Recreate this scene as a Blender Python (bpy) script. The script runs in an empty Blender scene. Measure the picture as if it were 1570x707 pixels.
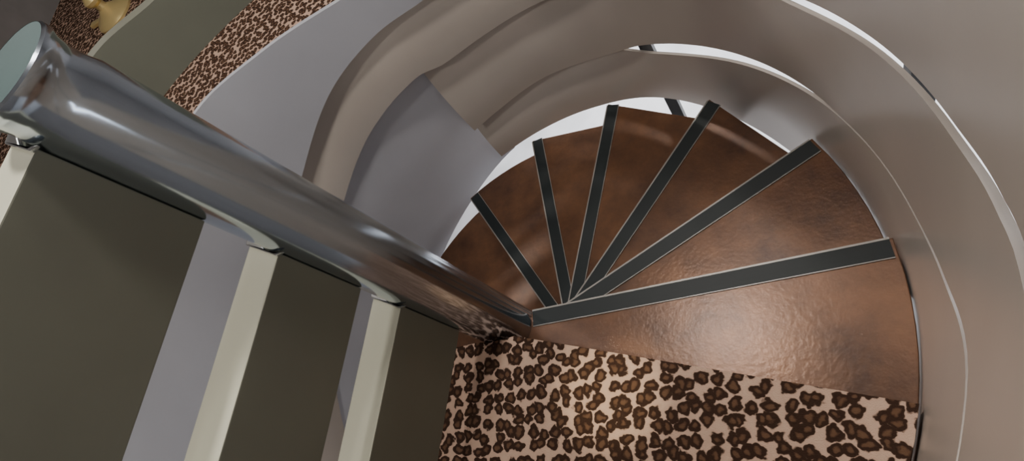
import bpy, math, bmesh
from mathutils import Matrix, Vector
import random
random.seed(3)
# ---------------- camera -----------------
M=Matrix(((0.8776,0.2037,0.4339),(0.0,0.9052,-0.4249),(-0.4793,0.373,0.7945)))
C=Vector((1.0615,-0.6253,1.78)); F=900.0
cam=bpy.data.cameras.new('camera'); cam.sensor_width=36; cam.lens=36*F/1570; cam.clip_start=0.01
co=bpy.data.objects.new('camera',cam); bpy.context.scene.collection.objects.link(co)
co.matrix_world=Matrix.Translation(C)@M.to_4x4()
bpy.context.scene.camera=co
# ---------------- materials -----------------
def newmat(n):
    m=bpy.data.materials.new(n); m.use_nodes=True
    return m,m.node_tree,m.node_tree.nodes['Principled BSDF']
def satin(n,col,rough=.45,metal=.0,var=.12,scale=3.0,spec=.5):
    m,t,b=newmat(n)
    no=t.nodes.new('ShaderNodeTexNoise'); no.inputs['Scale'].default_value=scale; no.inputs['Detail'].default_value=5
    tc=t.nodes.new('ShaderNodeTexCoord'); t.links.new(tc.outputs['Object'],no.inputs['Vector'])
    r=t.nodes.new('ShaderNodeValToRGB')
    r.color_ramp.elements[0].position=.3; r.color_ramp.elements[1].position=.7
    r.color_ramp.elements[0].color=(*[c*(1-var) for c in col],1); r.color_ramp.elements[1].color=(*[min(1,c*(1+var)) for c in col],1)
    t.links.new(no.outputs['Fac'],r.inputs['Fac']); t.links.new(r.outputs['Color'],b.inputs['Base Color'])
    b.inputs['Roughness'].default_value=rough; b.inputs['Metallic'].default_value=metal
    b.inputs['Specular IOR Level'].default_value=spec
    return m
def leopard():
    m,t,b=newmat('leopard_carpet'); N=t.nodes.new; L=t.links.new
    tc=N('ShaderNodeTexCoord')
    n1=N('ShaderNodeTexNoise'); n1.inputs['Scale'].default_value=28; L(tc.outputs['Object'],n1.inputs['Vector'])
    mx=N('ShaderNodeMixRGB'); mx.blend_type='ADD'; mx.inputs['Fac'].default_value=.036
    L(tc.outputs['Object'],mx.inputs[1]); L(n1.outputs['Color'],mx.inputs[2])
    v=N('ShaderNodeTexVoronoi'); v.inputs['Scale'].default_value=24.5; v.voronoi_dimensions='2D'; v.inputs['Randomness'].default_value=.62
    L(mx.outputs[0],v.inputs['Vector'])
    n2=N('ShaderNodeTexNoise'); n2.inputs['Scale'].default_value=52; n2.inputs['Detail'].default_value=3; L(tc.outputs['Object'],n2.inputs['Vector'])
    ad=N('ShaderNodeMath'); ad.operation='MULTIPLY_ADD'; ad.inputs[1].default_value=.36; L(n2.outputs['Fac'],ad.inputs[0]); L(v.outputs['Distance'],ad.inputs[2])
    r=N('ShaderNodeValToRGB'); e=r.color_ramp.elements
    e[0].position=.0; e[0].color=(.17,.095,.055,1)
    e[1].position=1; e[1].color=(.64,.44,.33,1)
    for p,c in ((.32,(.14,.075,.045,1)),(.44,(.042,.022,.015,1)),(.63,(.05,.027,.018,1)),(.70,(.60,.40,.30,1))):
        x=e.new(p); x.color=c
    L(ad.outputs[0],r.inputs['Fac'])
    L(r.outputs['Color'],b.inputs['Base Color'])
    b.inputs['Roughness'].default_value=.95; b.inputs['Specular IOR Level'].default_value=.1
    n3=N('ShaderNodeTexNoise'); n3.inputs['Scale'].default_value=300; L(tc.outputs['Object'],n3.inputs['Vector'])
    bp=N('ShaderNodeBump'); bp.inputs['Strength'].default_value=.6; bp.inputs['Distance'].default_value=.005; L(n3.outputs['Fac'],bp.inputs['Height']); L(bp.outputs[0],b.inputs['Normal'])
    return m
def treadmat():
    m,t,b=newmat('mottled_bronze_tread'); N=t.nodes.new; L=t.links.new
    tc=N('ShaderNodeTexCoord'); n=N('ShaderNodeTexNoise'); n.inputs['Scale'].default_value=5; n.inputs['Detail'].default_value=10; n.inputs['Roughness'].default_value=.65; L(tc.outputs['Object'],n.inputs['Vector'])
    r=N('ShaderNodeValToRGB'); e=r.color_ramp.elements; e[0].position=.28; e[0].color=(.055,.026,.016,1); e[1].position=.75; e[1].color=(.185,.085,.040,1)
    L(n.outputs['Fac'],r.inputs['Fac']); L(r.outputs['Color'],b.inputs['Base Color'])
    b.inputs['Roughness'].default_value=.31; b.inputs['Metallic'].default_value=.35
    n3=N('ShaderNodeTexNoise'); n3.inputs['Scale'].default_value=70; L(tc.outputs['Object'],n3.inputs['Vector'])
    bp=N('ShaderNodeBump'); bp.inputs['Strength'].default_value=.2; bp.inputs['Distance'].default_value=.003; L(n3.outputs['Fac'],bp.inputs['Height']); L(bp.outputs[0],b.inputs['Normal'])
    return m
m_leo=leopard(); m_tread=treadmat()
m_band=satin('greige_painted_steel',(.48,.42,.37),.32,.2,.06,2)
m_lilac=satin('lilac_grey_steel',(.50,.50,.54),.40,.1,.06,2)
m_green=satin('dark_olive_steel',(.165,.165,.125),.5,.1,.08)
m_cream_lit=satin('cream_lit_edge',(.70,.68,.53),.5,0,.05)  # beige board tops, with the light falling on them painted into the colour
m_chrome=satin('polished_steel',(.52,.58,.65),.15,1.0,.05,1.5)
m_rim=satin('bright_steel_rim',(.7,.72,.72),.25,.9,.05)
m_cap=satin('brushed_cap',(.07,.105,.105),.65,.0,spec=.2)
m_rub=satin('black_rubber',(.008,.012,.013),.5,spec=.35)
m_trim=satin('aluminium_trim',(.28,.26,.24),.4,.6)
m_white=satin('white_floor_tile',(.8,.8,.82),.5)
m_wall=satin('painted_wall',(.25,.23,.22),.8)
m_ceil=satin('painted_ceiling',(.45,.43,.41),.8)
m_brass=satin('polished_brass',(.80,.62,.28),.35,.5)
m_dark=satin('dark_steel',(.02,.02,.02),.5)
# ---------------- helpers -----------------
def empty(n):
    o=bpy.data.objects.new(n,None); bpy.context.scene.collection.objects.link(o); return o
def mesh(n,vs,fs,mats,mi=None,parent=None,smooth=False,bev=0):
    me=bpy.data.meshes.new(n); me.from_pydata(vs,[],fs)
    for m in mats: me.materials.append(m)
    if mi:
        for p,i in zip(me.polygons,mi): p.material_index=i
    bm=bmesh.new(); bm.from_mesh(me); bmesh.ops.recalc_face_normals(bm,faces=bm.faces); bm.to_mesh(me); bm.free()
    o=bpy.data.objects.new(n,me); bpy.context.scene.collection.objects.link(o)
    if smooth:
        for p in me.polygons: p.use_smooth=True
        me.set_sharp_from_angle(angle=math.radians(35))
    if bev:
        b=o.modifiers.new('b','BEVEL'); b.width=bev; b.segments=2; b.limit_method='ANGLE'
    if parent: o.parent=parent
    return o
def interp(tab,x):
    if not isinstance(tab,list): return tab
    if x<=tab[0][0]: return tab[0][1]
    if x>=tab[-1][0]: return tab[-1][1]
    for i in range(len(tab)-1):
        if tab[i][0]<=x<=tab[i+1][0]:
            x0,y0=tab[i]; x1,y1=tab[i+1]
            m0=(y1-tab[i-1][1])/(x1-tab[i-1][0]) if i>0 else (y1-y0)/(x1-x0)
            m1=(tab[i+2][1]-y0)/(tab[i+2][0]-x0) if i+2<len(tab) else (y1-y0)/(x1-x0)
            h=x1-x0; s=(x-x0)/h
            return (2*s**3-3*s*s+1)*y0+(s**3-2*s*s+s)*h*m0+(-2*s**3+3*s*s)*y1+(s**3-s*s)*h*m1
def band(n,bot,top,Rt,th,mat,a0,a1,parent,step=1.5,bulge=0.0,tilt=0):
    vs=[];fs=[]; k=int((a1-a0)/step); q=8
    m=2*(q+1)
    for i in range(k+1):
        a=a0+(a1-a0)*i/k; zb=interp(bot,a); zt=interp(top,a); r=math.radians(a); c,s=math.cos(r),math.sin(r); R=interp(Rt,a); tl=interp(tilt,a)
        for j in range(q+1):
            u=j/q; rr=R+bulge*(4*u*(1-u))+tl*u*u; vs.append((rr*c,rr*s,zb+(zt-zb)*u))
        for j in range(q,-1,-1):
            u=j/q; rr=R+th+bulge*(4*u*(1-u))+tl*u*u; vs.append((rr*c,rr*s,zb+(zt-zb)*u))
        if i<k:
            o=m*i
            for j in range(m): fs.append((o+j,o+(j+1)%m,o+m+(j+1)%m,o+m+j))
    for o in (0,m*k):
        for j in range(q): fs.append((o+j,o+j+1,o+m-2-j,o+m-1-j))
    return mesh(n,vs,fs,[mat],None,parent,True)
def prism(n,poly,z0,z1,mat,parent=None,bev=0,topmat=None):
    k=len(poly); vs=[(x,y,z0) for x,y in poly]+[(x,y,z1) for x,y in poly]
    fs=[tuple(range(k))[::-1],tuple(range(k,2*k))]+[(i,(i+1)%k,k+(i+1)%k,k+i) for i in range(k)]
    mats=[mat]+([topmat] if topmat else []); mi=[0]*len(fs)
    if topmat: mi[1]=1
    return mesh(n,vs,fs,mats,mi,parent,False,bev)
def P(r,a): return (r*math.cos(math.radians(a)),r*math.sin(math.radians(a)))
def revolve(n,prof,mat,parent,seg=96,cx=0,cy=0):
    vs=[];fs=[]
    for i in range(seg):
        a=2*math.pi*i/seg
        for r,z in prof: vs.append((cx+r*math.cos(a),cy+r*math.sin(a),z))
    k=len(prof)
    for i in range(seg):
        for j in range(k-1):
            a=i*k+j; b=((i+1)%seg)*k+j; fs.append((a,b,b+1,a+1))
    return mesh(n,vs,fs,[mat],None,parent,True)
# ---------------- pole -----------------
pole=empty('central_newel_pole')
revolve('shaft',[(.0934,-2.7),(.0934,1.42),(.089,1.44),(.087,1.47),(.0925,1.495),(.099,1.505),(.099,1.517),(.095,1.521)],m_chrome,pole)
revolve('cap',[(.0955,1.5205),(.06,1.5235),(0.0005,1.5245)],m_cap,pole)
revolve('base_flange',[(.2,-2.7),(.2,-2.68),(.1,-2.66),(.094,-2.64)],m_chrome,pole)
# ---------------- treads -----------------
st=empty('spiral_staircase')
rise=.15; NOS=[2.2,25.5,50,75.5,98.5,122.5]; OFF=[.045,.022,.0,0,0,0]
while len(NOS)<17: NOS.append(NOS[-1]+23.5); OFF.append(0)
prev=-24
RT=1.28
for k,a in enumerate(NOS):
    z=-(k+1)*rise
    a0=prev-(4 if k else 0)
    ca,sa=math.cos(math.radians(a)),math.sin(math.radians(a)); of=OFF[k]
    def T(u,v):
        v=v-of; return (u*ca+v*sa, u*sa-v*ca)
    rt=RT if k in (2,3,4) else 1.297
    mid=[] if k in (2,3,4) else [P(rt,a0+(a-a0)*j/8) for j in range(1,8)]
    poly=[P(.097,a0),P(rt,a0)]+mid+[T(rt-.001,0),T(.1,0)]
    if k==0: poly=[P(.097,-60),P(.3,-50),P(rt,a0)]+mid+[T(rt-.001,0),T(.1,0)]
    prism('tread_%d'%(k+1),poly,z-.035,z,m_tread,st,.003)
    def strip(n,v0,v1,zz,mat,h=.004,u0=.1,u1=rt-.012):
        prism(n,[T(u0,v0),T(u1,v0),T(u1,v1),T(u0,v1)],zz,zz+h,mat,st)
    strip('nosing_trim_%d'%(k+1),-.002,.004,z-.008,m_trim,.0135)
    strip('grip_%d'%(k+1),.004,.061,z,m_rub,.004)
    strip('grip_trim_%d'%(k+1),.061,.064,z,m_trim,.005)
    pr=[T(.1,.03),T(RT-.02,.03),T(RT-.02,.045),T(.1,.045)]
    prism('riser_%d'%(k+1),pr,z-rise,z-.035,m_tread,st)
    prev=a
# ---------------- landing floor -----------------
arc=[P(1.29,a) for a in range(-22,-100,-4)]
prism('landing_floor',[(-.2,-.10),(-.05,-.09),(.0,-.096),(.10,-.085),P(1.29,-18)]+arc+[(-.27,-1.32)],-.185,0,m_leo)
B=5.5
def boxr(a):
    c,s=abs(math.cos(math.radians(a))),abs(math.sin(math.radians(a))); return min(B/max(c,1e-6),B/max(s,1e-6))
vs=[];fs=[];angs=[92]+list(range(95,263,5))
k=len(angs)
for i,a in enumerate(angs):
    r=boxr(a)
    vs+=[(*P(1.42,a),0),(*P(r,a),0),(*P(r,a),-.3),(*P(1.42,a),-.3)]
    if i<k-1:
        o=4*i
        for j in range(4): fs.append((o+j,o+(j+1)%4,o+4+(j+1)%4,o+4+j))
fs+=[(0,1,2,3),(4*k-1,4*k-2,4*k-3,4*k-4)]
mesh('floor',vs,fs,[m_leo])
prism('floor_lower',[(-B,-B),(B,-B),(B,B),(-B,B)],-2.8,-2.7,m_white)
prism('ceiling',[(-B,-B),(B,-B),(B,B),(-B,B)],3.2,3.3,m_ceil)
prism('wall_west',[(-B-.1,-B),(-B,-B),(-B,B),(-B-.1,B)],-2.8,3.3,m_wall)
prism('wall_east',[(B,-B),(B+.1,-B),(B+.1,B),(B,B)],-2.8,3.3,m_wall)
prism('wall_north',[(-B,B),(B,B),(B,B+.1),(-B,B+.1)],-2.8,3.3,m_wall)
prism('wall_south',[(-B,-B-.1),(B,-B-.1),(B,-B),(-B,-B)],-2.8,3.3,m_wall)
# ---------------- stair balustrade bands (theta,z) -----------------
R=1.30
bal=empty('stair_balustrade')
b3b=[(-60,-.3),(-22,-.42),(-14,-.50),(5,-.6),(18,-.61),(32,-.61),(50,-.58),(65,-.58),(80,-.65),(95,-.72),(109,-.78)]
b3t=[(-60,1.2),(-22,.80),(-10,.44),(0,.23),(14,.08),(20,.035),(32,-.055),(51,-.18),(66,-.25),(87,-.32),(99,-.40),(109,-.45)]
b2b=[(-60,1.24),(-22,.84),(-10,.47),(0,.25),(17,.07),(24,.035),(31,.0),(50,-.10),(62,-.17),(70,-.24),(87,-.33),(99,-.42),(109,-.48)]
wl=[(-60,1.7),(-30,1.38),(-19,1.14),(-14,1.01),(-4,.79),(11,.58),(27,.42),(45,.32),(60,.25),(77,.16),(91,.08),(102,.01),(109,-.02)]
b2t=[(a,z-(.022 if a<40 else -.02)) for a,z in wl]
b1b=[(a,z+(.022 if a<40 else -.015)) for a,z in wl[:-2]]+[(102,.02),(108,.04),(124,-.03),(138,-.15),(157,-.34),(177,-.53),(193,-.66),(235,-1.0)]
b1t=[(-60,2.1),(-25,1.72),(20,1.0),(60,.62),(85,.43),(97,.385),(108,.37),(123,.30),(140,.14),(165,-.08),(200,-.2),(235,-.4)]
TL=[(-60,0),(40,0),(60,.004),(72,.06),(84,.10),(235,.10)]
band('band_bottom',b3b,b3t,1.302,.012,m_band,-60,108,bal,tilt=TL)
band('band_middle',b2b,b2t,1.300,.012,m_band,-60,108,bal,tilt=TL)
band('band_top',b1b,b1t,1.298,.012,m_band,-60,235,bal,tilt=TL)
band('panel_lower',[(100,-.87),(121,-.97),(145,-1.13),(170,-1.32),(235,-1.8)],[(a,z+.03) for a,z in b1b if a>98],[(106,1.415),(125,1.345),(150,1.33)],.02,m_lilac,105.5,235,bal)
band('panel_upper',[(a,z-.02) for a,z in b1t if a>80],[(80,.52),(108,.57),(125,.63),(141,.68),(170,.60),(235,.66)],R-.004,.02,m_lilac,80,235,bal)
band('rail_top',[(80,.77),(118,.79),(139,.81),(235,.86)],[(80,1.0),(128,1.03),(140,1.07),(235,1.12)],R,.06,m_green,80,235,bal)
for i,a in enumerate((9,63)):
    x,y=P(R+.07,a); w=.026
    prism('post_%d'%i,[(x-w,y-w),(x+w,y-w),(x+w,y+w),(x-w,y+w)],-2.7,interp(b1t,a)-.05,m_dark,bal)
# ---------------- landing railing -----------------
lr=empty('landing_railing')
d=Vector((-.07,-.46)).normalized()
for i,(z0,z1) in enumerate(((.18,.49),(.66,.94),(1.13,1.44))):
    a=Vector((-.012,-.0945)); b=a+d*1.25; o=Vector((-.108,.016))
    prism('board_%d'%i,[tuple(a),tuple(b),tuple(b+o),(-.118,-.02),(-.0945,-.02),(-.085,-.045),(-.06,-.074),(-.03,-.09)],z0,z1,m_green,lr,.003,m_cream_lit)
    prism('bracket_%d'%i,[(-.10,-.0),(-.125,-.0),(-.125,-.055),(-.01,-.106),(.012,-.10),(-.02,-.096),(-.055,-.08),(-.085,-.05)],z1+.0005,z1+.010,m_rim,lr,.003)
# brass fitting
br=empty('brass_fitting')
bx,by=-4.0,3.4
revolve('base',[(.0005,.0),(.20,.0),(.20,.02),(.17,.05),(.10,.08),(.05,.12),(.045,.16),(.08,.19),(.085,.22),(.05,.26),(.0005,.27)],m_brass,br,48,bx,by)
prism('handle',[(bx-.32,by-.03),(bx-.1,by-.03),(bx-.1,by+.03),(bx-.32,by+.03)],.01,.05,m_brass,br,.01)
# ---------------- lights -----------------
w=bpy.data.worlds.new('w'); bpy.context.scene.world=w; w.use_nodes=True
w.node_tree.nodes['Background'].inputs[0].default_value=(.75,.8,.9,1); w.node_tree.nodes['Background'].inputs[1].default_value=.3
def area(n,loc,tgt,size,e,col=(1,1,1)):
    l=bpy.data.lights.new(n,'AREA'); l.size=size; l.energy=e; l.color=col
    o=bpy.data.objects.new(n,l); bpy.context.scene.collection.objects.link(o); o.location=loc
    o.rotation_euler=(Vector(tgt)-Vector(loc)).to_track_quat('-Z','Y').to_euler()
def spot(n,loc,tgt,ang,e,col=(1,.85,.65)):
    l=bpy.data.lights.new(n,'SPOT'); l.spot_size=math.radians(ang); l.spot_blend=.9; l.energy=e; l.color=col; l.shadow_soft_size=.03
    o=bpy.data.objects.new(n,l); bpy.context.scene.collection.objects.link(o); o.location=loc
    o.rotation_euler=(Vector(tgt)-Vector(loc)).to_track_quat('-Z','Y').to_euler()
for i,(x,y,e) in enumerate(((.35,.72,42),(1.2,1.84,20),(.53,3.3,28),(-2.5,2.0,34),(1.3,-1.6,8),(-1.6,-1.4,44))):
    area('ceiling_light_%d'%i,(x,y,3.15),(x,y,0),.3,e,(1,.955,.89))
area('east_fill_light',(4.8,-2.5,1.9),(-1,.6,0),2.4,165,(.86,.92,1))  # added fill, no window modelled: gives the pole bright streaks
area('lower_floor_fill_a',(2.8,2.8,-.5),(2.2,2.2,-2.7),2.0,130,(.95,.97,1))  # added lamp, brightens the white floor seen through the gaps
area('lower_floor_fill_b',(-.5,3.2,-.5),(-.3,2.8,-2.7),1.5,90,(.95,.97,1))  # second added fill over the lower floor
spot('spotlight_a',(.3,-.9,3.1),(.427,-.30,0),8,300,(1,.88,.6))
spot('spotlight_b',(1.3,-1.3,3.1),(1.03,-.50,0),11,240,(1,.88,.7))
